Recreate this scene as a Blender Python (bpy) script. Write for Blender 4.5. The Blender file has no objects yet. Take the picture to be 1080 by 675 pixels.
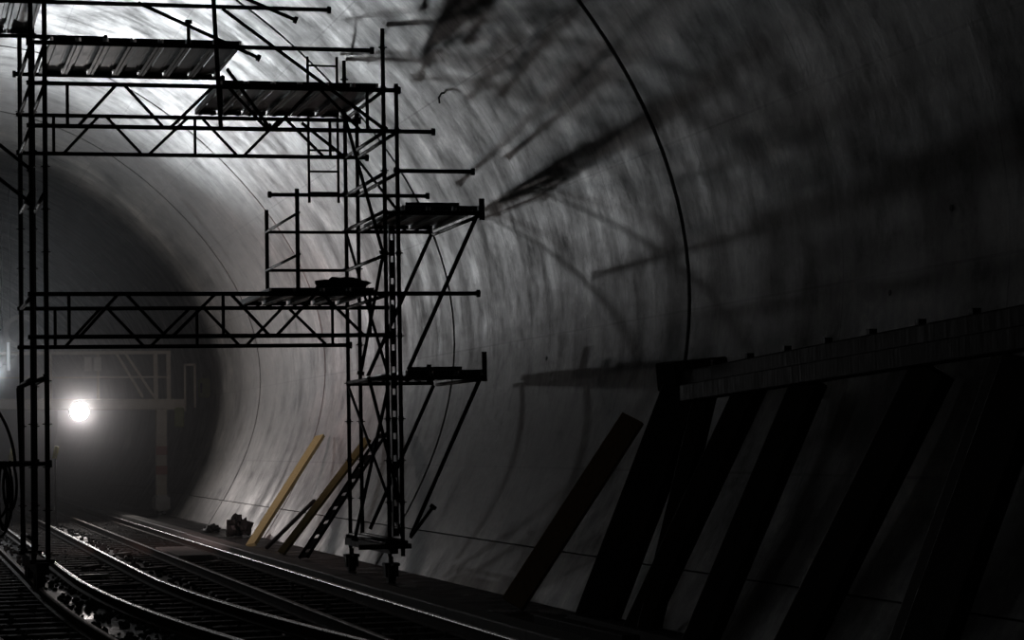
import bpy, bmesh, math, random
from mathutils import Vector, Matrix

# ---------------------------------------------------------------- camera, world, lights, exposure
S = bpy.context.scene
COL = S.collection
rad = math.radians
cam_d = bpy.data.cameras.new('camera')
cam_d.sensor_width = 36.0
cam_d.lens = 36.0 * 2500 / 1080          # long lens, about 83 mm
cam_d.clip_end = 400
cam = bpy.data.objects.new('camera', cam_d)
COL.objects.link(cam)
# x across the tunnel, y along it, z = 0 at the rail heads; the photographer stands left of the tracks
PSI, TH, ROLL = rad(14.5), math.atan(127.5 / 2500), rad(-1.0)
cam.matrix_world = (Matrix.Translation((0, 0, 1.6)) @ Matrix.Rotation(-PSI, 4, 'Z')
                    @ Matrix.Rotation(rad(90) + TH, 4, 'X') @ Matrix.Rotation(ROLL, 4, 'Z'))
S.camera = cam
w = bpy.data.worlds.new('world'); S.world = w; w.use_nodes = True
w.node_tree.nodes['Background'].inputs[0].default_value = (0, 0, 0, 1)
w.node_tree.nodes['Background'].inputs[1].default_value = 0.0
S.view_settings.view_transform = 'Standard'
S.view_settings.look = 'None'
S.view_settings.gamma = 1.0
S.view_settings.use_curve_mapping = False
S.view_settings.exposure = 0.0
S.cycles.use_denoising = True
S.cycles.max_bounces = 8
S.cycles.volume_bounces = 1
S.cycles.volume_step_rate = 4

ASSUMED_FLOOD_POS, ASSUMED_FLOOD_AIM, ASSUMED_FLOOD_W = (1.63, 57.2, 3.10), (4.7, 31.0, 9.6), 12  # assumed lamp past the left edge of the view, brightens the crown
WIDE_POS, WIDE_AIM, WIDE_W = (0.70, 57.2, 3.25), (3.4, 34.0, 16.5), 56  # added fill light, lifts the upper lining towards the crown
HEAD_POS, HEAD_AIM, HEAD_W = (4.12, 57.1, 2.48), (3.9, 30.0, 9.5), 30
ASSUMED_WORK_POS, ASSUMED_WORK_AIM, ASSUMED_WORK_W = (-0.40, 38.0, 2.10), (7.3, 41.5, 4.4), 62  # assumed lamp out of view, lights the leaning planks and the wall there
NEAR_FILL_POS, NEAR_FILL_AIM, NEAR_FILL_W = (-3.92, 9.0, 3.0), (6.6, 19.0, 0.8), 4.5  # unseen light, added to brighten the shoring and the near wall
def area_light(name, pos, aim, power, size, colour, spread):
    d = bpy.data.lights.new(name, 'AREA')
    d.shape = 'DISK'; d.size = size; d.energy = power; d.color = colour; d.spread = rad(spread)
    o = bpy.data.objects.new(name, d); COL.objects.link(o)
    o.location = pos
    o.rotation_euler = (Vector(aim) - Vector(pos)).to_track_quat('-Z', 'Y').to_euler()
    return o
area_light('assumed_flood_beam', ASSUMED_FLOOD_POS, ASSUMED_FLOOD_AIM, ASSUMED_FLOOD_W, 0.8, (0.92, 0.97, 1.0), 29)
area_light('wide_fill_beam', WIDE_POS, WIDE_AIM, WIDE_W, 0.4, (0.95, 0.97, 1.0), 120)
area_light('headlamp_beam', HEAD_POS, HEAD_AIM, HEAD_W, 0.36, (1.0, 0.91, 0.90), 180)
area_light('assumed_work_lamp_beam', ASSUMED_WORK_POS, ASSUMED_WORK_AIM, ASSUMED_WORK_W, 0.30, (1.0, 0.70, 0.70), 100)
area_light('near_fill_beam', NEAR_FILL_POS, NEAR_FILL_AIM, NEAR_FILL_W, 0.2, (0.95, 0.97, 1.0), 140)

# ---------------------------------------------------------------- materials
def new_mat(name):
    m = bpy.data.materials.new(name); m.use_nodes = True
    nt = m.node_tree; b = nt.nodes['Principled BSDF']
    return m, nt, b
def N(nt, t, **kw):
    n = nt.nodes.new(t)
    for k, v in kw.items():
        if k in n.inputs: n.inputs[k].default_value = v
        else: setattr(n, k, v)
    return n
def ramp(nt, fac, stops):
    r = nt.nodes.new('ShaderNodeValToRGB'); e = r.color_ramp.elements
    while len(e) < len(stops): e.new(0.5)
    for el, (p, c) in zip(e, stops):
        el.position = p; el.color = (c, c, c, 1) if isinstance(c, (int, float)) else (*c, 1)
    nt.links.new(fac, r.inputs[0]); return r
def simple(name, c1, c2, rough=(0.5, 0.7), metal=0.0, scale=6.0, stretch=(1, 1, 1), bump=0.15, spec=0.5):
    m, nt, b = new_mat(name)
    tc = N(nt, 'ShaderNodeTexCoord'); mp = N(nt, 'ShaderNodeMapping'); mp.inputs['Scale'].default_value = stretch
    nt.links.new(tc.outputs['Object'], mp.inputs[0])
    no = N(nt, 'ShaderNodeTexNoise', Scale=scale, Detail=6.0, Roughness=0.65); nt.links.new(mp.outputs[0], no.inputs['Vector'])
    cr = ramp(nt, no.outputs['Fac'], [(0.3, c1), (0.7, c2)]); nt.links.new(cr.outputs[0], b.inputs['Base Color'])
    rr = ramp(nt, no.outputs['Fac'], [(0.3, rough[0]), (0.7, rough[1])]); nt.links.new(rr.outputs[0], b.inputs['Roughness'])
    b.inputs['Metallic'].default_value = metal; b.inputs['Specular IOR Level'].default_value = spec
    if bump:
        bp = N(nt, 'ShaderNodeBump', Strength=bump, Distance=0.01)
        nt.links.new(no.outputs['Fac'], bp.inputs['Height']); nt.links.new(bp.outputs[0], b.inputs['Normal'])
    return m
def emit(name, c, s):
    m, nt, b = new_mat(name)
    b.inputs['Base Color'].default_value = (*c, 1); b.inputs['Emission Color'].default_value = (*c, 1)
    b.inputs['Emission Strength'].default_value = s; return m

def concrete_lining():
    m, nt, b = new_mat('lining_concrete')
    uv = N(nt, 'ShaderNodeUVMap'); uv.uv_map = 'lining'       # u: metres along the tunnel, v: metres round the arch
    def noise(sc, scale, detail=6, rough=0.6):
        mp = N(nt, 'ShaderNodeMapping'); mp.inputs['Scale'].default_value = sc
        nt.links.new(uv.outputs[0], mp.inputs[0])
        n = N(nt, 'ShaderNodeTexNoise', Scale=scale, Detail=detail, Roughness=rough)
        nt.links.new(mp.outputs[0], n.inputs['Vector']); return n.outputs['Fac']
    streak = noise((1.5, 0.34, 1), 1.0, 9, 0.68)
    blotch = noise((0.55, 0.75, 1), 1.0, 6, 0.62)
    bands = noise((0.10, 1.1, 1), 1.0, 5, 0.6)
    patch = noise((1.25, 1.35, 1), 1.0, 9, 0.72)
    fine = noise((6, 3.5, 1), 1.6, 8, 0.75)
    c1 = ramp(nt, streak, [(0.30, (0.22, 0.22, 0.215)), (0.5, (0.34, 0.34, 0.332)), (0.70, (0.48, 0.475, 0.46))])
    c2 = ramp(nt, blotch, [(0.32, (0.42, 0.43, 0.44)), (0.52, (0.86, 0.86, 0.85)), (0.68, (1.25, 1.22, 1.18))])
    c3 = ramp(nt, fine, [(0.3, 0.66), (0.62, 1.10)])
    c4 = ramp(nt, bands, [(0.34, 0.62), (0.58, 1.08)])
    c5 = ramp(nt, patch, [(0.32, (0.30, 0.31, 0.32)), (0.45, (0.85, 0.85, 0.84)), (0.56, (1.0, 1.0, 1.0)), (0.68, (1.7, 1.66, 1.58))])
    def mul(a, c):
        x = N(nt, 'ShaderNodeMix', data_type='RGBA', blend_type='MULTIPLY'); x.inputs['Factor'].default_value = 1
        nt.links.new(a, x.inputs['A']); nt.links.new(c, x.inputs['B']); return x.outputs['Result']
    col = c1.outputs[0]
    for c in (c2, c3, c4, c5): col = mul(col, c.outputs[0])
    # faint formwork panel lines
    br = N(nt, 'ShaderNodeTexBrick', offset=0.0); nt.links.new(uv.outputs[0], br.inputs['Vector'])
    br.inputs['Color1'].default_value = (1, 1, 1, 1); br.inputs['Color2'].default_value = (0.90, 0.90, 0.90, 1)
    br.inputs['Mortar'].default_value = (0.6, 0.6, 0.6, 1); br.inputs['Scale'].default_value = 1.0
    br.inputs['Mortar Size'].default_value = 0.012; br.inputs['Brick Width'].default_value = 3.0; br.inputs['Row Height'].default_value = 1.6
    col = mul(col, br.outputs['Color'])
    nt.links.new(col, b.inputs['Base Color'])
    ad = N(nt, 'ShaderNodeMath', operation='ADD'); nt.links.new(patch, ad.inputs[0]); nt.links.new(streak, ad.inputs[1])
    hf = N(nt, 'ShaderNodeMath', operation='MULTIPLY'); hf.inputs[1].default_value = 0.5; nt.links.new(ad.outputs[0], hf.inputs[0])
    r = ramp(nt, hf.outputs[0], [(0.36, 0.58), (0.5, 0.42), (0.64, 0.27)]); nt.links.new(r.outputs[0], b.inputs['Roughness'])
    b.inputs['Specular IOR Level'].default_value = 0.5
    bp = N(nt, 'ShaderNodeBump', Strength=0.35, Distance=0.03); nt.links.new(hf.outputs[0], bp.inputs['Height'])
    bp2 = N(nt, 'ShaderNodeBump', Strength=0.2, Distance=0.01); nt.links.new(fine, bp2.inputs['Height'])
    nt.links.new(bp.outputs[0], bp2.inputs['Normal']); nt.links.new(bp2.outputs[0], b.inputs['Normal'])
    return m
M = {
    'concrete': concrete_lining(),
    'backing': simple('joint_backing', (0.02, 0.02, 0.02), (0.04, 0.04, 0.04), (0.8, 0.95)),
    'kerb': simple('kerb_concrete', (0.32, 0.32, 0.305), (0.50, 0.49, 0.465), (0.45, 0.7), scale=4),
    'floor': simple('wet_floor', (0.025, 0.025, 0.026), (0.07, 0.068, 0.065), (0.12, 0.7), scale=2.2, bump=0.5),
    'stone': simple('ballast_stone', (0.06, 0.06, 0.06), (0.14, 0.135, 0.13), (0.5, 0.8), scale=8),
    'sleeper': simple('sleeper_timber', (0.035, 0.028, 0.022), (0.08, 0.065, 0.05), (0.5, 0.8), scale=5, stretch=(1, 6, 6)),
    'rail_side': simple('rail_rust', (0.05, 0.032, 0.024), (0.10, 0.07, 0.05), (0.5, 0.8), metal=0.4, scale=10),
    'rail_head': simple('rail_polished', (0.75, 0.74, 0.72), (0.90, 0.89, 0.87), (0.20, 0.32), metal=1.0, scale=4, bump=0.05),
    'rail_dull': simple('rail_dull', (0.14, 0.11, 0.09), (0.26, 0.22, 0.19), (0.40, 0.6), metal=0.7, scale=4, bump=0.05),
    'tube': simple('scaffold_tube', (0.022, 0.022, 0.023), (0.06, 0.058, 0.055), (0.4, 0.7), metal=0.5, scale=9),
    'galv': simple('galvanised_steel', (0.22, 0.235, 0.24), (0.48, 0.50, 0.50), (0.32, 0.55), metal=0.75, scale=5, stretch=(3, 0.6, 1)),
    'deck_end': simple('deck_end_cap', (0.03, 0.03, 0.03), (0.06, 0.06, 0.06), (0.5, 0.7), metal=0.4),
    'black': simple('black_rubber', (0.012, 0.012, 0.012), (0.03, 0.03, 0.03), (0.4, 0.7)),
    'wood': simple('fresh_timber', (0.66, 0.60, 0.24), (0.82, 0.78, 0.42), (0.5, 0.75), scale=4, stretch=(8, 8, 0.7)),
    'wood_dull': simple('weathered_yellow_timber', (0.52, 0.45, 0.17), (0.68, 0.60, 0.26), (0.5, 0.75), scale=4, stretch=(8, 8, 0.7)),
    'wood_brown': simple('brown_timber', (0.30, 0.19, 0.10), (0.45, 0.31, 0.18), (0.5, 0.8), scale=4, stretch=(8, 8, 0.7)),
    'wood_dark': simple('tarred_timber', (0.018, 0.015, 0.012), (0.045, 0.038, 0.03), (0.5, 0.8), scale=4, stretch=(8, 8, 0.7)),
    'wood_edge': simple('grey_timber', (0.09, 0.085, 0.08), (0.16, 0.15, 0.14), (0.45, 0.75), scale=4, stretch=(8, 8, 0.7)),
    'gantry': simple('gantry_paint', (0.58, 0.53, 0.44), (0.76, 0.71, 0.62), (0.4, 0.7), metal=0.1, scale=5),
    'duct': simple('vent_duct_fabric', (0.45, 0.46, 0.45), (0.62, 0.63, 0.62), (0.5, 0.7), scale=5),
    'white': simple('white_enamel', (0.6, 0.6, 0.58), (0.75, 0.75, 0.73), (0.3, 0.5), scale=6, bump=0.05),
    'hivis': simple('yellow_reflector', (0.55, 0.50, 0.12), (0.75, 0.70, 0.20), (0.3, 0.5), scale=12, bump=0.05),
    'green': simple('green_box_paint', (0.16, 0.20, 0.05), (0.28, 0.32, 0.09), (0.4, 0.6), scale=8),
    'red': simple('red_rust_paint', (0.30, 0.07, 0.05), (0.42, 0.14, 0.10), (0.4, 0.7), scale=8),
    'tarp': simple('black_tarpaulin', (0.012, 0.013, 0.012), (0.035, 0.037, 0.034), (0.35, 0.6), scale=8),
    'head_glass': emit('lit_headlamp_glass', (1.0, 0.92, 0.84), 40.0),
    'unseen_flood_glass': emit('lit_unseen_flood_glass', (0.88, 0.94, 1.0), 3.0),
    'assumed_work_glass': emit('lit_assumed_work_lamp_glass', (1.0, 0.85, 0.78), 8.0),
    'near_fill_glass': emit('lit_near_fill_glass', (0.95, 0.97, 1.0), 3.0),
    'tube_glass': emit('dim_tube_glass', (0.85, 0.92, 1.0), 0.25),
}

# ---------------------------------------------------------------- helpers
def prop(o, label=None, cat=None, group=None, kind=None):
    if label: o['label'] = label
    if cat: o['category'] = cat
    if group: o['group'] = group
    if kind: o['kind'] = kind
    return o
def link(name, me, parent=None, loc=None):
    o = bpy.data.objects.new(name, me); COL.objects.link(o)
    if loc is not None: o.location = loc
    if parent is not None:
        o.parent = parent
        o.matrix_parent_inverse = WORLD[parent.name].inverted()
    WORLD[o.name] = Matrix.Translation(loc) if loc is not None else Matrix.Identity(4)
    return o
WORLD = {}
def thing(name, loc, label, cat, group=None, kind=None):
    o = link(name, None, None, loc); o.empty_display_size = 0.2
    return prop(o, label, cat, group, kind)
def finish(bm, name, mat, parent=None, loc=(0, 0, 0), smooth=False):
    """bm is in world coordinates; the object's origin goes to loc"""
    me = bpy.data.meshes.new(name)
    bmesh.ops.translate(bm, verts=bm.verts, vec=-Vector(loc))
    bmesh.ops.recalc_face_normals(bm, faces=bm.faces)
    bm.to_mesh(me); bm.free()
    for x in (mat if isinstance(mat, (list, tuple)) else [mat]): me.materials.append(M[x])
    if smooth:
        me.polygons.foreach_set('use_smooth', [True] * len(me.polygons))
    return link(name, me, parent, Vector(loc))
def frame(p0, p1, up=(0, 0, 1)):
    z = (Vector(p1) - Vector(p0)).normalized(); u = Vector(up)
    if abs(z.dot(u)) > 0.98: u = Vector((0, 1, 0))
    x = u.cross(z).normalized(); y = z.cross(x)
    return x, y, z
def add_tube(bm, p0, p1, r, seg=8, r1=None):
    x, y, z = frame(p0, p1); r1 = r if r1 is None else r1
    a = []; b = []
    for i in range(seg):
        t = 2 * math.pi * i / seg; d = x * math.cos(t) + y * math.sin(t)
        a.append(bm.verts.new(Vector(p0) + d * r)); b.append(bm.verts.new(Vector(p1) + d * r1))
    for i in range(seg):
        f = bm.faces.new((a[i], a[(i + 1) % seg], b[(i + 1) % seg], b[i])); f.smooth = True
    bm.faces.new(a[::-1]); bm.faces.new(b)
def add_box(bm, lo, hi):
    x0, y0, z0 = lo; x1, y1, z1 = hi
    v = [bm.verts.new(c) for c in ((x0, y0, z0), (x1, y0, z0), (x1, y1, z0), (x0, y1, z0), (x0, y0, z1), (x1, y0, z1), (x1, y1, z1), (x0, y1, z1))]
    for q in ((0, 3, 2, 1), (4, 5, 6, 7), (0, 1, 5, 4), (1, 2, 6, 5), (2, 3, 7, 6), (3, 0, 4, 7)):
        bm.faces.new([v[i] for i in q])
def add_beam(bm, p0, p1, wx, wy, up=(0, 0, 1)):
    """a bar of wx by wy from p0 to p1; wy lies towards 'up'"""
    x, y, z = frame(p0, p1, up); e = []
    for p in (Vector(p0), Vector(p1)):
        e.append([bm.verts.new(p + x * sx * wx / 2 + y * sy * wy / 2) for sx, sy in ((-1, -1), (1, -1), (1, 1), (-1, 1))])
    a, b = e
    for i in range(4): bm.faces.new((a[i], a[(i + 1) % 4], b[(i + 1) % 4], b[i]))
    bm.faces.new(a[::-1]); bm.faces.new(b)
def add_sweep(bm, pts, r, seg=6):
    rings = []
    for i, p in enumerate(pts):
        q0 = pts[max(i - 1, 0)]; q1 = pts[min(i + 1, len(pts) - 1)]
        x, y, z = frame(q0, q1, (0.3, 1, 0.2))
        rings.append([bm.verts.new(Vector(p) + (x * math.cos(2 * math.pi * k / seg) + y * math.sin(2 * math.pi * k / seg)) * r) for k in range(seg)])
    for a, b in zip(rings, rings[1:]):
        for k in range(seg):
            f = bm.faces.new((a[k], a[(k + 1) % seg], b[(k + 1) % seg], b[k])); f.smooth = True
    bm.faces.new(rings[0][::-1]); bm.faces.new(rings[-1])
def tube(name, p0, p1, parent, r=0.026, mat='tube', caps=False):
    bm = bmesh.new(); add_tube(bm, p0, p1, r)
    z = (Vector(p1) - Vector(p0)).normalized()
    if caps:   # clamp fitting near the free end
        e = Vector(p1); add_tube(bm, e - z * 0.045, e, 0.044)
        if caps == 2: add_tube(bm, Vector(p0), Vector(p0) + z * 0.045, 0.044)
    return finish(bm, name, mat, parent, tuple((Vector(p0) + Vector(p1)) / 2))
def beam(name, p0, p1, wx, wy, mat, parent=None, up=(0, 0, 1), bevel=0.0, local=False):
    bm = bmesh.new(); add_beam(bm, p0, p1, wx, wy, up)
    if bevel: bmesh.ops.bevel(bm, geom=bm.edges[:], offset=bevel, segments=1, affect='EDGES')
    return finish(bm, name, mat, parent, tuple((Vector(p0) + Vector(p1)) / 2))

# ---------------------------------------------------------------- the tunnel shell
R, CX, CZ = 5.75, 1.627, 2.842
CO = (-0.024, -0.011, 0.013, 0.007, 0.012, 0.02, 0.012, -0.006)
def prof(al):
    r = 1.0
    for i, k in enumerate(range(2, 6)): r += CO[2 * i] * math.cos(k * al) + CO[2 * i + 1] * math.sin(k * al)
    return r * R
def wall_pt(al, y, off=0.0):
    """point on the lining; al from -40 degrees (right foot) over 90 (crown) to 220 (left foot); off > 0 lies behind it"""
    t = al if al <= math.pi / 2 else math.pi - al
    r = prof(t) + off
    # ease the two halves together at the crown
    return Vector((CX + r * math.cos(al), y, CZ + r * math.sin(al)))
A0, AK = rad(-35), rad(-25.6)
def arch_band(name, a0, a1, y0, y1, n, parent, mat='concrete', off=0.0, depth=0.12, ny=4):
    me = bpy.data.meshes.new(name); V = []; F = []; UV = []; SM = []
    al = [a0 + (a1 - a0) * i / n for i in range(n + 1)]
    ys = [y0 + (y1 - y0) * j / ny for j in range(ny + 1)]
    arc = [R * a for a in al]
    def grid(pts, uvs, smooth):
        rows = len(pts); cols = len(pts[0]); base = len(V)
        for r_ in pts: V.extend(r_)
        for i in range(rows - 1):
            for j in range(cols - 1):
                q = (base + i * cols + j, base + i * cols + j + 1, base + (i + 1) * cols + j + 1, base + (i + 1) * cols + j)
                F.append(q); SM.append(smooth)
                UV.append([uvs[i][j], uvs[i][j + 1], uvs[i + 1][j + 1], uvs[i + 1][j]])
    bev = 0.012
    grid([[wall_pt(a, y, off) for y in ys] for a in al], [[(y, s) for y in ys] for s in arc], True)
    for yy, s in ((y0, -1), (y1, 1)):                                    # joint faces with a small arris
        grid([[wall_pt(a, yy, off), wall_pt(a, yy + s * bev, off + 0.014), wall_pt(a, yy + s * bev, off + depth)] for a in al], [[(yy, t), (yy, t), (yy, t)] for t in arc], False)
    for aa in (a0, a1):
        grid([[wall_pt(aa, y, off) for y in ys], [wall_pt(aa, y, off + depth) for y in ys]], [[(y, R * aa) for y in ys]] * 2, False)
    me.from_pydata(V, [], F); uvl = me.uv_layers.new(name='lining')
    k = 0
    for q in UV:
        for c in q: uvl.data[k].uv = c; k += 1
    me.polygons.foreach_set('use_smooth', SM); me.materials.append(M[mat]); me.update()
    return link(name, me, parent, Vector((0, 0, 0)))
JOINTS = [-34, -25, -15.5, -6.2, 3.2, 12.4, 21.9, 32.05, 42.4, 50.4, 60.0, 71, 80.5, 90, 99.5, 109, 118]
shell = arch_band('wall_tunnel', A0, math.pi - A0, JOINTS[0], JOINTS[-1], 60, None, mat='backing', off=0.12, depth=0.2, ny=1)
prop(shell, 'dark rough shell behind the joints of the concrete tunnel lining', 'tunnel wall', kind='structure')
GAP = 0.042
for y0, y1 in zip(JOINTS, JOINTS[1:]):
    arch_band('lining_ring', AK + 0.0016, math.pi - AK - 0.0016, y0 + GAP + 0.012, y1 - GAP - 0.012, 96, shell, depth=0.118)
    arch_band('kicker', A0, AK - 0.0016, y0 + GAP, y1 - GAP, 6, shell, off=-0.008, depth=0.126)
    arch_band('kicker', math.pi - AK + 0.0016, math.pi - A0, y0 + GAP, y1 - GAP, 6, shell, off=-0.008, depth=0.126)
def end_wall(name, y, t):
    bm = bmesh.new()
    ring = [[bm.verts.new(wall_pt(A0 + (math.pi - 2 * A0) * i / 48, yy, 0.1)) for i in range(49)] for yy in (y, y + t)]
    bm.faces.new(ring[0]); bm.faces.new(ring[1][::-1])
    for i in range(49): bm.faces.new((ring[0][i], ring[0][(i + 1) % 49], ring[1][(i + 1) % 49], ring[1][i]))
    return prop(finish(bm, name, 'backing'), 'unlit rock face closing the tunnel', 'wall', kind='structure')
end_wall('wall_far', JOINTS[-1], 0.3); end_wall('wall_near', JOINTS[0] - 0.3, 0.3)

def floor_strip(name, x0, x1, z, mat, t=0.25, label='', cat='floor', y0=JOINTS[0], y1=JOINTS[-1]):
    bm = bmesh.new(); add_box(bm, (x0, y0, z - t), (x1, y1, z))
    return prop(finish(bm, name, mat), label, cat, kind='structure')
floor_strip('floor', -3.0, 4.98, -0.17, 'floor', label='wet dark tunnel floor under the rail tracks')
floor_strip('trim_1', 5.26, 6.42, -0.06, 'floor', 0.36, 'dark walkway strip between the kerb and the curved lining', 'floor')
kerb = thing('trim_2', (5.12, 20, -0.2), 'pale concrete kerb running beside the outermost rail', 'kerb', kind='structure')
y = -2.0; rnd = random.Random(4)
while y < 110:
    bm = bmesh.new(); add_box(bm, (4.985, y + 0.006, -0.3), (5.255, y + 2.994, 0.035 + rnd.uniform(-0.008, 0.008)))
    bmesh.ops.bevel(bm, geom=bm.edges[:], offset=0.012, segments=1, affect='EDGES')
    finish(bm, 'kerb_stone', 'kerb', kerb, (5.12, y + 1.5, 0)); y += 3.0

# ---------------------------------------------------------------- rail tracks
def rail(name, fx, y0, y1, parent, head='rail_head', step=0.8):
    n = max(2, int((y1 - y0) / step)); bm = bmesh.new()
    P = [(-0.05, -0.125), (0.05, -0.125), (0.05, -0.112), (0.010, -0.100), (0.010, -0.038), (0.029, -0.030)]
    nh = len(P)                                           # from here on the worn, rounded running head
    P += [(0.029, -0.014)] + [(0.015 + 0.014 * math.cos(rad(t_)), -0.016 + 0.014 * math.sin(rad(t_))) for t_ in (22, 45, 68)] + [(0.008, -0.0005), (-0.008, -0.0005)]
    P += [(-0.015 - 0.014 * math.cos(rad(t_)), -0.016 + 0.014 * math.sin(rad(t_))) for t_ in (68, 45, 22)] + [(-0.029, -0.014), (-0.029, -0.030), (-0.010, -0.038), (-0.010, -0.100), (-0.05, -0.112)]
    rows = []
    for i in range(n + 1):
        yy = y0 + (y1 - y0) * i / n
        rows.append([bm.verts.new((fx(yy) + px, yy, pz)) for px, pz in P])
    for a, b in zip(rows, rows[1:]):
        for k in range(len(P)):
            f = bm.faces.new((a[k], a[(k + 1) % len(P)], b[(k + 1) % len(P)], b[k]))
            if nh <= k < nh + 9: f.material_index = 1; f.smooth = True
    bm.faces.new(rows[0][::-1]); bm.faces.new(rows[-1])
    return finish(bm, name, ['rail_side', head], parent)
bm = bmesh.new(); add_box(bm, (-0.75, -0.1, -0.11), (0.75, 0.1, 0.0)); bmesh.ops.bevel(bm, geom=bm.edges[:], offset=0.015, segments=1, affect='EDGES')
sleeper_me = bpy.data.meshes.new('sleeper'); bm.to_mesh(sleeper_me); bm.free(); sleeper_me.materials.append(M['sleeper'])
def sleepers(fx, y0, y1, parent, seed, half=1.0):
    r_ = random.Random(seed); yy = y0
    while yy < y1:
        c = fx(yy); a = (fx(yy + 0.4) - fx(yy - 0.4)) / 0.8
        o = link('sleeper', sleeper_me, parent, Vector((c + r_.uniform(-0.03, 0.03), yy, -0.126)))
        o.rotation_euler = (0, 0, -a + r_.uniform(-0.02, 0.02)); o.scale = (half, 1, 1); yy += 0.72
f_d = lambda y: 3.88; f_c = lambda y: 4.82
sw = lambda y: 0.0048 * max(0.0, 31 - y) ** 2
f_b1 = lambda y: 3.02 + sw(y); f_b2 = lambda y: 2.11 + sw(y)
s3 = lambda y: 0.0028 * max(0.0, 28 - y) ** 2
f_r3 = lambda y: 1.57 + s3(y); f_r4 = lambda y: 0.66 + s3(y)
t = thing('rail_track', (4.35, 40, -0.2), 'straight narrow gauge track laid along the pale kerb', 'track')
rail('rail', f_d, 4, 100, t, 'rail_dull'); rail('rail', f_c, 4, 100, t); sleepers(lambda y: 4.24, 6, 74, t, 1, 0.92)
t = thing('rail_track', (2.56, 40, -0.2), 'shiny narrow gauge track swinging over to join the kerbside track', 'track')
rail('rail', f_b2, 18.4, 100, t); rail('rail', f_b1, 18.4, 100, t); sleepers(lambda y: (f_b1(y) + f_b2(y)) / 2, 21.36, 74, t, 2, 0.68)
t = thing('rail_track', (1.1, 40, -0.2), 'dull narrow gauge track running under the rolling scaffold wheels', 'track')
rail('rail', f_r4, 8, 100, t, 'rail_dull'); rail('rail', f_r3, 8, 100, t, 'rail_dull'); sleepers(lambda y: (f_r3(y) + f_r4(y)) / 2 - 0.1, 9, 74, t, 3, 0.8)

# ---------------------------------------------------------------- rolling scaffold
YF, YB = 28.0, 30.57
sc = thing('scaffold', (3.6, 29.3, 0.0), 'tall black tube scaffold bridging the tracks on wheels', 'scaffold')
bm = bmesh.new(); add_tube(bm, (0, 0, -0.006), (0, 0, 0.006), 0.055, 8); add_tube(bm, (0, 0, -0.03), (0, 0, 0.03), 0.031, 8)
ros_me = bpy.data.meshes.new('rosette'); bm.to_mesh(ros_me); bm.free(); ros_me.materials.append(M['tube'])
def post(x, y, z0, z1, lev0=0.40, step=0.5, tilt=0.0):
    p = tube('post', (x - tilt / 2, y, z0), (x + tilt / 2, y, z1), sc, 0.029 if x < 2 else 0.026)
    z = lev0
    while z < z1 - 0.03:
        if z > z0 + 0.05: link('rosette', ros_me, p, Vector((x, y, z)))
        z += step
    return p
for y, zr in ((YF, (6.62, 5.95)), (YB, (6.64, 5.94))):
    post(1.49, y, 0.30, 7.4, 0.39); post(1.65, y, 0.30, 7.4, 0.39)
    post(5.68, y, 0.24, zr[0], 0.39); post(5.84, y, 0.24, zr[1], 0.39)
    post(0.30, y, 0.30, 7.4, 0.39)
# lattice girders: chords in one part, every diagonal and upright a sub-part of its own
def girder(y, zt, zb, x0, x1t, x1b):
    bm = bmesh.new(); add_tube(bm, (x0, y, zt), (x1t, y, zt), 0.0265); add_tube(bm, (x0, y, zb), (x1b, y, zb), 0.0265)
    for xx, zz in ((x1t, zt), (x1b, zb)): add_tube(bm, (xx - 0.03, y, zz), (xx + 0.012, y, zz), 0.046)
    g = finish(bm, 'lattice_girder', 'tube', sc, ((x0 + x1t) / 2, y, (zt + zb) / 2))
    for xv in (1.91, 3.71, 5.48): tube('upright', (xv, y, zb), (xv, y, zt), g, 0.02)
    for a, b_, up in ((2.03, 2.48, 1), (2.57, 3.03, 0), (3.11, 3.62, 1), (3.80, 4.26, 0), (4.34, 4.82, 1), (4.90, 5.40, 0)):
        z0, z1 = (zb, zt) if up else (zt, zb)
        tube('diagonal', (a, y, z0), (b_, y, z1), g, 0.02)
    return g
girder(YF, 5.87, 5.37, 1.44, 5.88, 6.30); girder(YB, 5.85, 5.36, 1.44, 5.88, 5.98)
girder(YF, 3.40, 2.90, 1.44, 6.83, 5.72); girder(YB, 3.38, 2.89, 1.44, 6.28, 5.72)
def hor(name, y, z, x0, x1, caps=2, r=0.026): return tube(name, (x0, y, z), (x1, y, z), sc, r, caps=caps)
hor('ledger', YF, 6.83, 0.2, 5.05); hor('ledger', YF, 6.35, 1.44, 5.57)
hor('ledger', YB, 6.37, 1.40, 4.10); hor('ledger', YB, 6.86, 0.2, 2.6)
hor('ledger', YF, 4.89, 5.80, 6.80); hor('ledger', YB, 4.86, 6.80, 4.65)
hor('ledger', YF, 5.90, 3.75, 5.0, False, 0.018)
hor('guard_rail', YB, 4.37, 4.62, 5.69, False, 0.02); hor('guard_rail', YB, 3.87, 4.62, 5.69, False, 0.02)
hor('ledger', YF, 1.43, 0.2, 1.70); hor('ledger', YB, 1.43, 0.2, 1.70)
hor('ledger', YF, 0.40, 5.62, 5.90, False); hor('ledger', YB, 0.40, 5.62, 5.90, False)
for x, y, z0, z1 in ((4.61, YF, 3.40, 4.66), (4.63, YB, 3.40, 4.66)): tube('guard_post', (x, y, z0), (x, y, z1), sc, 0.026)
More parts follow.
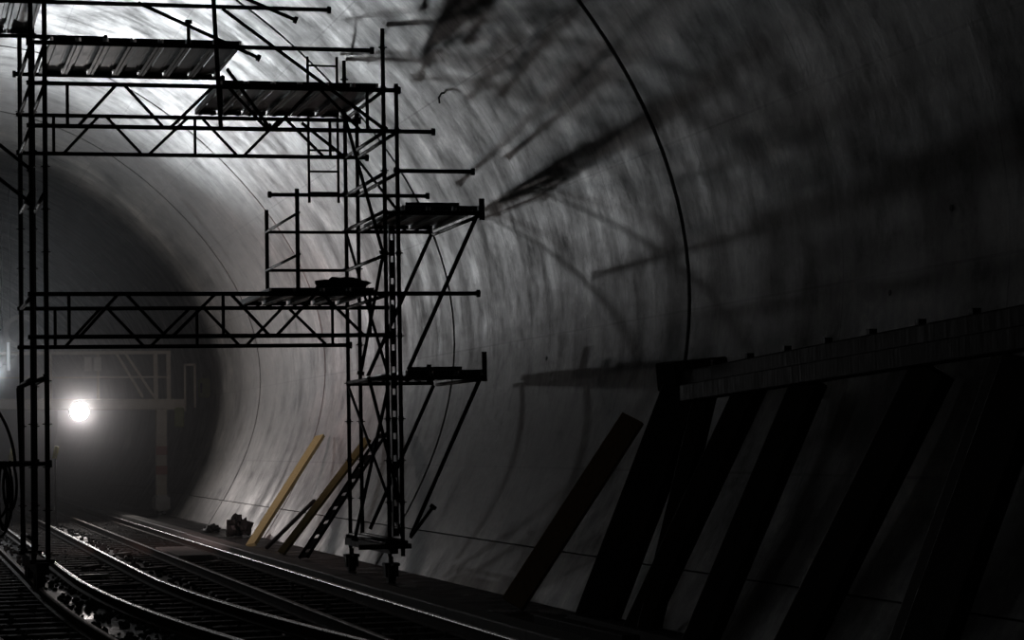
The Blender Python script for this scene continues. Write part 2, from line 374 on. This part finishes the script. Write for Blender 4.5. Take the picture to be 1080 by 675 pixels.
# tubes that run along the tunnel and tie the two frames
def tie(x, z, r=0.0242, x2=None): return tube('transom', (x, YF - 0.06, z), (x2 or x, YB + 0.06, z), sc, r)
for x, zs in ((1.49, (6.33, 5.86, 5.36, 4.6, 3.38, 2.42, 0.55)), (1.65, (6.33, 5.86, 4.6, 2.42)), (5.68, (5.86, 5.36, 4.86, 4.40, 3.87, 3.38, 2.40, 0.42)),
              (5.84, (5.36, 4.86, 4.38, 2.40, 0.42)), (4.62, (4.37, 3.87)), (6.88, (4.36, 2.36)), (0.30, (6.8, 5.36, 1.43))):
    for z in zs: tie(x, z, 0.0242 if x != 4.62 else 0.018)
# brackets towards the lining
for y in (YF, YB):
    for z in (4.38, 2.38):
        hor('bracket', y, z, 5.66, 6.90 if y == YF else 6.82, False, 0.026)
        tube('strut', (6.82, y, z - 0.03), (5.94, y, z - 1.90), sc, 0.026)
tube('guard_post', (6.885, YF, 4.30), (6.885, YF, 4.56), sc, 0.036); tube('guard_post', (6.885, YF, 2.33), (6.885, YF, 2.69), sc, 0.032)
tube('guard_post', (6.46, YF + 1.2, 2.34), (6.46, YF + 1.2, 2.58), sc, 0.03)
# braces
for y, p, q in ((YF, (3.73, 6.80), (5.70, 5.37)), (YF, (2.74, 6.84), (4.18, 6.21)), (YF, (4.01, 6.93), (4.63, 6.68)), (YF, (3.78, 6.08), (4.28, 5.38)),
                (YF, (0.40, 5.72), (1.49, 4.84)), (YF, (0.40, 5.30), (1.49, 4.45)), (YF, (5.17, 5.62), (5.64, 3.88)), (YF, (5.64, 3.88), (5.34, 2.42)),
                (YF, (5.44, 2.40), (5.80, 0.90)), (YF, (5.67, 2.24), (5.24, 0.44)), (YB, (5.10, 5.80), (5.66, 5.36)), (YF, (1.32, 2.31), (1.38, 0.42)), (YF, (1.31, 2.31), (1.66, 2.44)),
                (YF, (5.92, 0.46), (6.22, 0.84))):
    tube('brace', (p[0], y - 0.05, p[1]), (q[0], y - 0.05, q[1]), sc, 0.022, caps=True)
tube('brace', (3.61, YF - 0.05, 7.3), (3.70, YF - 0.05, 5.38), sc, 0.027)
tube('guard_post', (3.335, YF, 6.35), (3.335, YF, 6.66), sc, 0.022, caps=True)
tube('brace', (5.84, YF, 0.45), (5.68, YB, 2.35), sc, 0.02); tube('brace', (5.68, YF, 2.45), (5.68, YB, 4.36), sc, 0.02); tube('brace', (5.84, YF, 4.40), (5.84, YB, 5.34), sc, 0.018)
# steel deck planks: folded channels, open below
PL = YB - YF
def plank_mesh():
    bm = bmesh.new(); w, h, L = 0.155, 0.066, PL / 2 - 0.03
    P = [(-w, 0.0), (-w, -h), (-w + 0.035, -h), (-w + 0.035, -h + 0.006), (-w + 0.006, -h + 0.006), (-w + 0.006, -0.006), (-0.07, -0.006), (-0.06, -0.016), (0.06, -0.016), (0.07, -0.006),
         (w - 0.006, -0.006), (w - 0.006, -h + 0.006), (w - 0.035, -h + 0.006), (w - 0.035, -h), (w, -h), (w, 0.0)]
    a = [bm.verts.new((x, -L, z)) for x, z in P]; b = [bm.verts.new((x, L, z)) for x, z in P]
    for i in range(len(P)): bm.faces.new((a[i], a[(i + 1) % len(P)], b[(i + 1) % len(P)], b[i]))
    bm.faces.new(a[::-1]); bm.faces.new(b)
    me = bpy.data.meshes.new('deck_plank'); bmesh.ops.recalc_face_normals(bm, faces=bm.faces); bm.to_mesh(me); bm.free(); me.materials.append(M['galv'])
    bm = bmesh.new()                                  # end plate with its two claws, origin at the plank's end
    add_box(bm, (-0.125, -0.012, -0.064), (0.125, 0.012, -0.008))
    for hx in (-0.08, 0.08): add_box(bm, (hx - 0.02, -0.01, -0.07), (hx + 0.02, 0.065, -0.04))
    me2 = bpy.data.meshes.new('end_cap'); bm.to_mesh(me2); bm.free(); me2.materials.append(M['deck_end'])
    return me, me2
plank_me, cap_me = plank_mesh()
def deck(x0, n, z, step=0.322):
    for i in range(n):
        loc = Vector((x0 + step * (i + 0.5), (YF + YB) / 2, z))
        p = link('deck_plank', plank_me, sc, loc)
        for sg in (-1, 1):
            e = link('end_cap', cap_me, p, loc + Vector((0, sg * (PL / 2 - 0.03), 0)))
            if sg < 0: e.rotation_euler = (0, 0, math.pi)
deck(1.72, 7, 6.43); deck(3.70, 6, 5.955); deck(4.26, 4, 3.475); deck(0.36, 4, 6.95); deck(5.90, 3, 4.475); deck(5.90, 3, 2.475)
for z in (4.49, 2.49): beam('toe_board', (5.95, YF + 0.08, z), (6.62, YF + 0.08, z), 0.03, 0.05, 'wood_dark', sc)
# feet: bogie on the rail at one side, braked casters at the other
bm = bmesh.new(); add_box(bm, (1.50, YF - 0.35, 0.16), (1.64, YB + 0.35, 0.30)); add_box(bm, (1.44, YF - 0.12, 0.28), (1.72, YF + 0.12, 0.33)); add_box(bm, (1.44, YB - 0.12, 0.28), (1.72, YB + 0.12, 0.33))
bog = finish(bm, 'bogie_beam', 'black', sc, (1.57, 29.28, 0.23))
for yw in (YF, YF + 0.5, YB - 0.5, YB):
    bm = bmesh.new(); add_tube(bm, (1.53, yw, 0.13), (1.61, yw, 0.13), 0.13, 14); add_tube(bm, (1.515, yw, 0.13), (1.535, yw, 0.13), 0.155, 14); finish(bm, 'wheel', 'black', bog, (1.57, yw, 0.13))
for y in (YF, YB):
    bm = bmesh.new(); add_tube(bm, (5.69, y, 0.06), (5.69, y, 0.24), 0.03); add_box(bm, (5.60, y - 0.10, 0.13), (5.78, y + 0.10, 0.165))
    add_box(bm, (5.61, y - 0.06, 0.0), (5.635, y + 0.06, 0.14)); add_box(bm, (5.745, y - 0.06, 0.0), (5.77, y + 0.06, 0.14))
    c = finish(bm, 'caster', 'black', sc, (5.69, y, 0.1))
    bm = bmesh.new(); add_tube(bm, (5.645, y, 0.04), (5.735, y, 0.04), 0.10, 14); finish(bm, 'wheel', 'black', c, (5.69, y, 0.04))
    bm = bmesh.new(); add_tube(bm, (5.68, y - 0.115, 0.15), (5.70, y - 0.07, 0.15), 0.018); finish(bm, 'brake_pin', 'galv', c, (5.69, y - 0.1, 0.15))
beam('base_beam', (5.69, YF - 0.2, 0.33), (5.69, YB + 0.2, 0.33), 0.10, 0.10, 'tube', sc); beam('base_beam', (5.30, YF, 0.36), (5.94, YF, 0.36), 0.05, 0.06, 'tube', sc)

# access ladder hooked on the rear frame
ld = thing('ladder', (5.40, YB + 0.10, 4.77), 'narrow steel ladder rising through the scaffold deck', 'ladder')
for x in (5.21, 5.60): tube('stile', (x, YB + 0.09, 4.77), (x, YB + 0.09, 6.70), ld, 0.018)
for k in range(7): tube('rung', (5.21, YB + 0.09, 4.90 + 0.28 * k), (5.60, YB + 0.09, 4.90 + 0.28 * k), ld, 0.014)
# perforated strip standing between the two uprights
def perforated(name, p0, p1, wd, label, cat, parent=None, n=17, side=(1, 0, 0), mat='deck_end'):
    p0, p1 = Vector(p0), Vector(p1); t_ = thing(name, tuple(p0), label, cat)
    z = (p1 - p0).normalized(); x = (Vector(side) - z * Vector(side).dot(z)).normalized(); L = (p1 - p0).length
    yv = z.cross(x)
    for s in (-1, 1): beam('flange', p0 + x * s * wd / 2, p1 + x * s * wd / 2, 0.016, 0.05, mat, t_, up=yv)
    for k in range(n + 1):
        a = p0 + z * (L * k / n)
        g = L / n * 0.36
        bm = bmesh.new(); q0, q1 = a - z * g, a + z * g
        if k == 0: q0 = a
        if k == n: q1 = a
        add_beam(bm, q0, q1, wd - 0.016, 0.012, up=yv); finish(bm, 'web', mat, t_, tuple(a))
    return t_
perforated('ladder_beam', (5.76, YF + 0.02, 0.48), (5.76, YF + 0.02, 4.22), 0.055, 'slim perforated steel strip upright between the scaffold posts', 'steel strip', n=14)

# dark crumpled tarpaulin on the middle deck
def lump(name, c, size, mat, seed, label, cat, sub=3, rough=0.35, flat=True):
    bm = bmesh.new(); bmesh.ops.create_icosphere(bm, subdivisions=sub, radius=1.0)
    r_ = random.Random(seed); ph = [r_.uniform(0, 6.28) for _ in range(9)]
    for v in bm.verts:
        x, y, z = v.co; k = 1 + rough * (math.sin(3.1 * x + ph[0]) * math.sin(2.7 * y + ph[1]) + 0.6 * math.sin(7 * x + ph[2] + 3 * z) * math.sin(6 * y + ph[3]) + 0.35 * math.sin(15 * y + 9 * x + ph[4]) + r_.uniform(-0.12, 0.12))
        v.co = Vector((x * size[0] * k, y * size[1] * k, max(z, -0.35 if flat else -2) * size[2] * k))
    zmin = min(v.co.z for v in bm.verts)
    for v in bm.verts: v.co += Vector(c) - Vector((0, 0, zmin))
    return prop(finish(bm, name, mat, None, c), label, cat)
lump('tarpaulin', (5.20, YF + 0.25, 3.475), (0.27, 0.22, 0.085), 'tarp', 3, 'black crumpled tarpaulin lying on the middle scaffold deck', 'tarpaulin')

# coiled hose over the low rail of the left frame
hs = thing('hose', (1.2, YF - 0.08, 0.6), 'black rubber hose coiled over the low scaffold rail', 'hose')
for k, (cx, hw, zb) in enumerate(((1.16, 0.09, 0.72), (1.10, 0.13, 0.60), (1.22, 0.075, 0.90), (1.05, 0.16, 0.80), (1.14, 0.05, 0.68))):
    pts = []
    for i in range(25):
        a = 2 * math.pi * i / 24
        zz = (1.46 + zb) / 2 + (1.46 - zb) / 2 * math.cos(a); pts.append(Vector((cx + hw * math.sin(a), YF - 0.055 - 0.012 * k + 0.02 * math.sin(a), zz)))
    bm = bmesh.new(); add_sweep(bm, pts, 0.016); finish(bm, 'hose_loop', 'black', hs, (cx, YF - 0.06, 1.1))
pts = [Vector((1.02 + 0.26 * math.sin(t_ * 1.5), YF - 0.12, 2.12 - 0.72 * t_ ** 1.3)) for t_ in [i / 14 for i in range(15)]]
bm = bmesh.new(); add_sweep(bm, pts, 0.018); finish(bm, 'hose_end', 'black', hs, (1.2, YF - 0.12, 1.8))

# ---------------------------------------------------------------- timbers leaning on the lining
def foot_on_wall(al, y, off=0.0): return wall_pt(al, y, off)
LEAN_N = (-0.72, -0.55, 0.42)
def leaning(name, p0, p1, wd, th, mat, label, cat='plank', nrm=LEAN_N):
    p0, p1 = Vector(p0), Vector(p1); z = (p1 - p0).normalized()
    L = (p1 - p0).length; n = Vector(nrm); n = (n - z * n.dot(z)).normalized(); x = n.cross(z)
    bm = bmesh.new(); e = []
    for k in range(5):
        c = p0 + z * L * k / 4
        e.append([bm.verts.new(c + x * sx * wd / 2 + n * sy * th / 2) for sx, sy in ((-1, -1), (1, -1), (1, 1), (-1, 1))])
    for a, b in zip(e, e[1:]):
        for i in range(4): bm.faces.new((a[i], a[(i + 1) % 4], b[(i + 1) % 4], b[i]))
    bm.faces.new(e[0][::-1]); bm.faces.new(e[-1])
    o = finish(bm, name, mat, None, tuple(p0)); return prop(o, label, cat)
leaning('plank', (5.58, 39.0, -0.04), (7.06, 40.75, 1.737), 0.19, 0.06, 'wood', 'pale yellow timber plank leaning alone on the curved lining')
leaning('plank', (5.60, 35.9, -0.04), (7.04, 36.3, 1.668), 0.14, 0.05, 'wood_dull', 'dull yellow plank leaning on the lining behind the scaffold foot')
leaning('bar', (5.66, 37.8, -0.04), (6.58, 38.6, 0.68), 0.05, 0.05, 'tube', 'thin dark bar propped low on the lining beside the yellow planks', 'bar')
perforated('steel_board', (5.62, 34.0, -0.03), (7.06, 35.2, 1.746), 0.16, 'dark perforated steel board leaning on the lining beside the dull yellow plank', 'board', n=9, side=(0.5, -0.85, 0), mat='deck_end')
leaning('plank', (5.80, 22.6, 0.0), (7.09, 22.65, 1.805), 0.25, 0.06, 'wood_brown', 'broad brown plank leaning on the lining beside the timber shoring', nrm=(-0.55, -0.75, 0.4))
lump('rag_heap', (5.95, 43.2, -0.06), (0.17, 0.20, 0.24), 'tarp', 8, 'black ragged heap lying at the foot of the lining', 'heap', sub=3, rough=0.5)
lump('rag_heap', (5.80, 46.0, -0.06), (0.16, 0.30, 0.09), 'tarp', 12, 'low black heap lying on the walkway strip past the planks', 'heap', sub=3, rough=0.4)

# timber shoring near the camera: waling beam along the lining on raking legs
sh = thing('timber_shoring', (6.3, 17.0, -0.06), 'dark heavy timber shoring with raking legs along the lining', 'shoring')
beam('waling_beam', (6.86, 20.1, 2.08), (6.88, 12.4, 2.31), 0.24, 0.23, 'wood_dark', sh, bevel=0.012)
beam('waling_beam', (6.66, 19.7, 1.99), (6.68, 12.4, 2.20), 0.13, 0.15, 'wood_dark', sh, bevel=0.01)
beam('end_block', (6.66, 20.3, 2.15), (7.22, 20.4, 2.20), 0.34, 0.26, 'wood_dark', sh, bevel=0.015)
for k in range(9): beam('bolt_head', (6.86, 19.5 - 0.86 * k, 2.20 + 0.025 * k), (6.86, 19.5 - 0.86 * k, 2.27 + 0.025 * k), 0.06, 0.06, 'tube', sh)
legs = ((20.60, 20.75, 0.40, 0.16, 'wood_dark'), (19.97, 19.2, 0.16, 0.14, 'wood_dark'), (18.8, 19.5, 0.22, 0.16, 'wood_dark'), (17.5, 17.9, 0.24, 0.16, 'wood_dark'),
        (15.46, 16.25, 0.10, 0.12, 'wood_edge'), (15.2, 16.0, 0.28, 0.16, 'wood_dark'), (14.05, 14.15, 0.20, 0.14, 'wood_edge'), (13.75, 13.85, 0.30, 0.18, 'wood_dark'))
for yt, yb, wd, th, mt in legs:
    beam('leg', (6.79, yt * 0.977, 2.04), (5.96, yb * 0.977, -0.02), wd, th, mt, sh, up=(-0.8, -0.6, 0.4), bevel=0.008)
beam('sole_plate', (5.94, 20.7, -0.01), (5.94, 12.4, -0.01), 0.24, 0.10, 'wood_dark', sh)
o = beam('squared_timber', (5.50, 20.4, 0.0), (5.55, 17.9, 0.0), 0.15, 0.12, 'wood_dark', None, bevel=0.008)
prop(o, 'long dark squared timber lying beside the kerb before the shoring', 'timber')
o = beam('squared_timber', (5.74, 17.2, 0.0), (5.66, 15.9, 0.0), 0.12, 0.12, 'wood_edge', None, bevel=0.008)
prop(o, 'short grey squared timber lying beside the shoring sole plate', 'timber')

# ---------------------------------------------------------------- bits on the track bed
bm = bmesh.new(); add_box(bm, (4.05, 36.2, -0.17), (4.62, 39.6, -0.05)); bmesh.ops.bevel(bm, geom=bm.edges[:], offset=0.03, segments=2, affect='EDGES')
prop(finish(bm, 'concrete_slab', 'kerb', None, (4.3, 38, -0.1)), 'pale flat concrete slab lying between the kerbside rails', 'slab')
for (x, yy, a, L, wd, m_, lab) in ((2.66, 34.7, 0.5, 0.55, 0.09, 'wood_edge', 'grey stick lying askew between the shiny rails'), (2.50, 32.2, 1.4, 0.40, 0.12, 'white', 'white offcut lying crosswise between the shiny rails'),
        (2.62, 29.6, 1.35, 0.55, 0.07, 'wood_edge', 'thin grey lath lying crosswise against a shiny rail'), (3.45, 38.5, 0.3, 0.6, 0.14, 'kerb', 'long pale concrete chunk lying between the two tracks nearest the kerb'),
        (3.42, 33.6, 0.9, 0.42, 0.16, 'kerb', 'square pale concrete chunk lying between the two tracks nearest the kerb'), (4.45, 34.9, 0.7, 0.3, 0.12, 'white', 'small white chunk lying in front of the concrete slab')):
    d = Vector((math.sin(a), math.cos(a), 0)) * L / 2; c = Vector((x, yy, -0.10))
    prop(beam('offcut', c - d, c + d, wd, 0.04, m_, None, bevel=0.006), lab, 'debris')
rnd = random.Random(9); V = []; F = []
ico = bmesh.new(); bmesh.ops.create_icosphere(ico, subdivisions=1, radius=1.0); iv = [v.co.copy() for v in ico.verts]; ifc = [[v.index for v in f.verts] for f in ico.faces]; ico.free()
for k in range(5200):
    yy = 17 + 45 * rnd.random() ** 1.4; x = rnd.uniform(-0.2, 4.95); s = rnd.uniform(0.02, 0.055)
    b0 = len(V); q = Matrix.Rotation(rnd.uniform(0, 6.28), 3, (rnd.random(), rnd.random(), rnd.random() + 0.1))
    for v in iv: V.append(Vector((x, yy, -0.165 + s * 0.3)) + q @ Vector((v.x * s * rnd.uniform(0.7, 1.2), v.y * s * rnd.uniform(0.7, 1.2), v.z * s * 0.7)))
    for f in ifc: F.append([i + b0 for i in f])
me = bpy.data.meshes.new('ballast'); me.from_pydata(V, [], F); me.materials.append(M['stone'])
prop(link('ballast', me, None, Vector((0, 0, 0))), 'dark loose ballast stones strewn between the rails', 'ballast', kind='stuff')

# ---------------------------------------------------------------- gantry, lamps and gear at the dark end
YG = 57.8
GS = 57.8 / 61.0
def gbeam(name, p0, p1, *a_, **k_):
    f = lambda p: (p[0] * GS, p[1], 1.6 + (p[2] - 1.6) * GS)
    return beam(name, f(p0), f(p1), *a_, **k_)
ga = thing('portal_gantry', (4.8, YG, 0.0), 'pale painted portal gantry standing across the tracks in the haze', 'gantry')
lg = gbeam('leg', (6.44, YG, 0.36), (6.47, YG, 2.80), 0.26, 0.26, 'gantry', ga, bevel=0.02)
for zz in (0.9, 1.4): gbeam('stripe', (6.45, YG - 0.137, zz), (6.45, YG - 0.137, zz + 0.22), 0.012, 0.27, 'red', lg, up=(1, 0, 0))
for x, w_ in ((6.33, 0.10), (6.66, 0.10), (3.68, 0.08), (4.88, 0.06)): gbeam('upright', (x, YG, 2.78), (x, YG, 4.03), w_, w_, 'gantry', ga)
gbeam('leg', (-0.35, YG, -0.26), (-0.35, YG, 4.03), 0.26, 0.26, 'gantry', ga, bevel=0.02)
gbeam('top_rail', (-0.45, YG, 4.03), (6.72, YG, 4.02), 0.08, 0.08, 'gantry', ga)
gbeam('mid_rail', (-0.45, YG, 3.42), (6.62, YG, 3.39), 0.04, 0.04, 'gantry', ga)
gbeam('cross_beam', (-0.45, YG, 2.78), (7.05, YG, 2.68), 0.30, 0.26, 'gantry', ga, bevel=0.02)
gbeam('brace', (5.34, YG, 4.0), (6.0, YG, 2.88), 0.06, 0.06, 'gantry', ga); gbeam('brace', (5.57, YG, 4.0), (6.29, YG, 2.88), 0.06, 0.06, 'gantry', ga)
gbeam('handrail_post', (7.07, YG, 2.5), (7.08, YG, 3.72), 0.05, 0.05, 'gantry', ga); gbeam('handrail_post', (7.33, YG, 2.6), (7.33, YG, 3.72), 0.05, 0.05, 'gantry', ga)
gbeam('handrail', (7.05, YG, 3.70), (7.35, YG, 3.70), 0.05, 0.05, 'gantry', ga)
gbeam('hose_reel', (6.90, YG - 0.2, 2.1), (6.90, YG - 0.2, 2.6), 0.22, 0.2, 'green', ga, bevel=0.03)
bm = bmesh.new(); add_box(bm, (5.93, YG - 0.5, 0.06), (6.27, YG + 0.5, 0.44)); bmesh.ops.bevel(bm, geom=bm.edges[:], offset=0.05, segments=2, affect='EDGES')
fb = finish(bm, 'foot_box', 'white', ga, (6.1, YG, 0.27))
for yw in (YG - 0.32, YG + 0.32):
    bm = bmesh.new(); add_tube(bm, (6.04, yw, 0.06), (6.16, yw, 0.06), 0.12, 14); finish(bm, 'wheel', 'black', fb, (6.1, yw, 0.06))
for x in (4.37, 4.60):
    bm = bmesh.new(); add_beam(bm, (x, YG - 0.12, 3.45), (x, YG - 0.12, 3.79), 0.17, 0.12)
    prop(finish(bm, 'unlit_lamp', 'white', None, (x, YG - 0.12, 3.7)), 'boxy pale unlit lamp mounted on the gantry above the headlamp', 'lamp', 'pair of unlit lamps on the gantry')
def round_lamp(name, pos, aim, r, glass, label):
    t_ = thing(name, pos, label, 'lamp'); p = Vector(pos); d = (Vector(aim) - p).normalized()
    bm = bmesh.new(); seg = 20; x, y, z = frame(p, p + d)
    rows = []
    for off, rr in ((-0.20, 0.3), (-0.16, 0.7), (-0.06, 1.05), (-0.015, 1.12), (-0.012, 1.0), (-0.03, 0.98)):
        rows.append([bm.verts.new(p + d * off + (x * math.cos(2 * math.pi * k / seg) + y * math.sin(2 * math.pi * k / seg)) * rr * r) for k in range(seg)])
    for a, b in zip(rows, rows[1:]):
        for k in range(seg): bm.faces.new((a[k], a[(k + 1) % seg], b[(k + 1) % seg], b[k]))
    bm.faces.new(rows[0]); finish(bm, 'housing', 'black', t_, pos)
    bm = bmesh.new(); rows = []
    for off, rr in ((-0.028, 0.98), (-0.022, 0.6), (-0.018, 0.2)):
        rows.append([bm.verts.new(p + d * off + (x * math.cos(2 * math.pi * k / seg) + y * math.sin(2 * math.pi * k / seg)) * rr * r) for k in range(seg)])
    for a, b in zip(rows, rows[1:]):
        for k in range(seg): bm.faces.new((a[k], a[(k + 1) % seg], b[(k + 1) % seg], b[k]))
    bm.faces.new(rows[-1]); finish(bm, 'glass', glass, t_, pos)
    bm = bmesh.new(); add_tube(bm, p - d * 0.18, p - d * 0.18 + (Vector((0, 0.45, 0.08)) if pos[0] > 1 else Vector((-0.08, 0, -0.05))), 0.025); finish(bm, 'bracket', 'black', t_, pos)
    return t_
round_lamp('headlamp', HEAD_POS, HEAD_AIM, 0.22, 'head_glass', 'glaring round warm headlamp shining under the gantry beam')
round_lamp('unseen_floodlight', ASSUMED_FLOOD_POS, ASSUMED_FLOOD_AIM, 0.42, 'unseen_flood_glass', 'assumed big round cool flood lamp out of view beside the ventilation duct mouth')  # body of the assumed flood lamp, out of view
round_lamp('unseen_floodlight', WIDE_POS, WIDE_AIM, 0.24, 'unseen_flood_glass', 'smaller cool added fill lamp aimed up beside the big round flood lamp')  # body of the added wide fill, out of view
wl = round_lamp('assumed_work_lamp', ASSUMED_WORK_POS, ASSUMED_WORK_AIM, 0.17, 'assumed_work_glass', 'assumed warm work lamp on a thin black tripod, out of view behind the scaffold')  # body of the assumed lamp and its tripod, both out of view
for k in range(3):
    a_ = 2.1 * k + 0.4; tube('tripod_leg', (-0.48, 37.95, 1.3), (-0.48 + 0.45 * math.cos(a_), 37.95 + 0.45 * math.sin(a_), -0.16), wl, 0.014, 'black')
tube('pole', (-0.48, 37.95, 0.6), (-0.50, 37.95, 2.08), wl, 0.018, 'black')
bl = round_lamp('near_fill_lamp', NEAR_FILL_POS, NEAR_FILL_AIM, 0.12, 'near_fill_glass', 'dim round fill lamp added out of view opposite the shoring')  # body of the added near fill, outside the view
# ventilation duct
DX, DY, DZ = 2.82, 58.2, 4.44
vd = thing('ventilation_duct', (DX, DY, DZ), 'pale round ventilation duct with open mouth hanging in the tunnel', 'duct')
seg = 28
def lathe_y(rows_, closed=False):
    bm = bmesh.new()
    rows = [[bm.verts.new((DX + rr * math.cos(2 * math.pi * k / seg), yy, DZ + rr * math.sin(2 * math.pi * k / seg))) for k in range(seg)] for yy, rr in rows_]
    for a, b in zip(rows, rows[1:] + (rows[:1] if closed else [])):
        for k in range(seg): bm.faces.new((a[k], a[(k + 1) % seg], b[(k + 1) % seg], b[k]))
    return bm
finish(lathe_y(((72, 0.38), (DY, 0.38), (DY, 0.34), (72, 0.34))), 'duct_skin', 'duct', vd, (DX, 62, DZ))
finish(lathe_y(((DY + 0.1, 0.41), (DY - 0.06, 0.41), (DY - 0.06, 0.30), (DY + 0.1, 0.30)), True), 'collar', 'duct', vd, (DX, DY, DZ))
for yy in (59, 64, 69): tube('hanger', (DX, yy, DZ + 0.36), (DX, yy, 8.7), vd, 0.012)
tl = thing('tube_lamp', (2.49, 57.4, 3.4), 'slim pale tube lamp fixed upright below the duct', 'lamp')
bm = bmesh.new(); add_tube(bm, (2.49, 57.4, 3.47), (2.49, 57.4, 4.14), 0.03); finish(bm, 'tube', 'tube_glass', tl, (2.49, 57.5, 3.8))
bm = bmesh.new(); add_box(bm, (2.44, 57.42, 3.39), (2.54, 57.50, 4.20)); finish(bm, 'housing', 'white', tl, (2.49, 57.55, 3.8))
bm = bmesh.new(); add_box(bm, (2.46, 57.48, 3.68), (2.52, 57.75, 3.74)); finish(bm, 'bracket', 'black', tl, (2.49, 57.7, 3.8))
for x, z, lab in ((2.44, 1.48, 'yellow reflector on a thin post standing below the duct mouth'), (3.42, 1.52, 'yellow reflector on a thin post standing below the glaring headlamp')):
    mk = thing('marker_post', (x, 55, -0.17), lab, 'marker')
    tube('stem', (x, 55, -0.16), (x, 55, z - 0.14), mk, 0.02, 'black')
    bm = bmesh.new(); add_tube(bm, (x - 0.02, 54.99, z - 0.14), (x + 0.03, 54.97, z + 0.14), 0.055, 10); finish(bm, 'reflector', 'hivis', mk, (x, 55, z))
bx = thing('junction_box', (7.5, 58.4, 2.8), 'small greenish junction box fixed to the dark lining', 'box')
bm = bmesh.new(); add_box(bm, (7.18, 58.6, 2.80), (7.42, 59.1, 3.28)); bmesh.ops.bevel(bm, geom=bm.edges[:], offset=0.03, segments=2, affect='EDGES'); finish(bm, 'body', 'green', bx, (7.5, 58.4, 3))
bm = bmesh.new(); add_box(bm, (7.175, 58.56, 2.92), (7.22, 58.605, 3.16)); finish(bm, 'latch', 'black', bx, (7.4, 58.1, 3))
# plugged anchor holes and a bent hook left in the lining
for al_, yy in ((-0.047, 27.82), (0.069, 16.32), (-0.025, 17.48)):
    p = wall_pt(al_, yy * 0.975, 0.03); q = wall_pt(al_, yy * 0.975, -0.006)
    bm = bmesh.new(); add_tube(bm, p, q, 0.03, 8, 0.025); finish(bm, 'anchor_plug', 'black', shell, tuple(p))
p = wall_pt(0.56, 27.86); bm = bmesh.new()
add_sweep(bm, [p + Vector((0.05, 0, 0)), p + Vector((-0.03, 0, -0.01)), p + Vector((-0.06, 0.02, -0.06)), p + Vector((-0.05, 0.03, -0.13))], 0.012); finish(bm, 'anchor_hook', 'black', shell, tuple(p))

# ---------------------------------------------------------------- haze in the far part of the tunnel
def haze(y0, y1, density, label, name='haze', top=99.0):
    bm = bmesh.new(); al = [A0 + (math.pi - 2 * A0) * i / 32 for i in range(33)]
    cut = lambda p: Vector((p.x, p.y, min(p.z, top)))
    rings = [[bm.verts.new(cut(wall_pt(a, yy, -0.04))) for a in al] for yy in (y0, y1)]
    for i in range(33): bm.faces.new((rings[0][i], rings[0][(i + 1) % 33], rings[1][(i + 1) % 33], rings[1][i]))
    bm.faces.new(rings[0][::-1]); bm.faces.new(rings[1])
    m = bpy.data.materials.new(name); m.use_nodes = True; nt = m.node_tree; nt.nodes.clear()
    vo = N(nt, 'ShaderNodeVolumeScatter', Density=density, Anisotropy=0.82); vo.inputs['Color'].default_value = (0.95, 0.97, 1.0, 1)
    out = N(nt, 'ShaderNodeOutputMaterial'); nt.links.new(vo.outputs[0], out.inputs['Volume']); M[name] = m
    prop(finish(bm, 'haze', name), label, 'haze', kind='stuff')
haze(33.5, 54.5, 0.0022, 'thin grey dust haze hanging behind the scaffold', 'thin_haze')
haze(54.52, 110.0, 0.040, 'denser grey dust haze lying low around the gantry', 'dense_haze', 4.2)
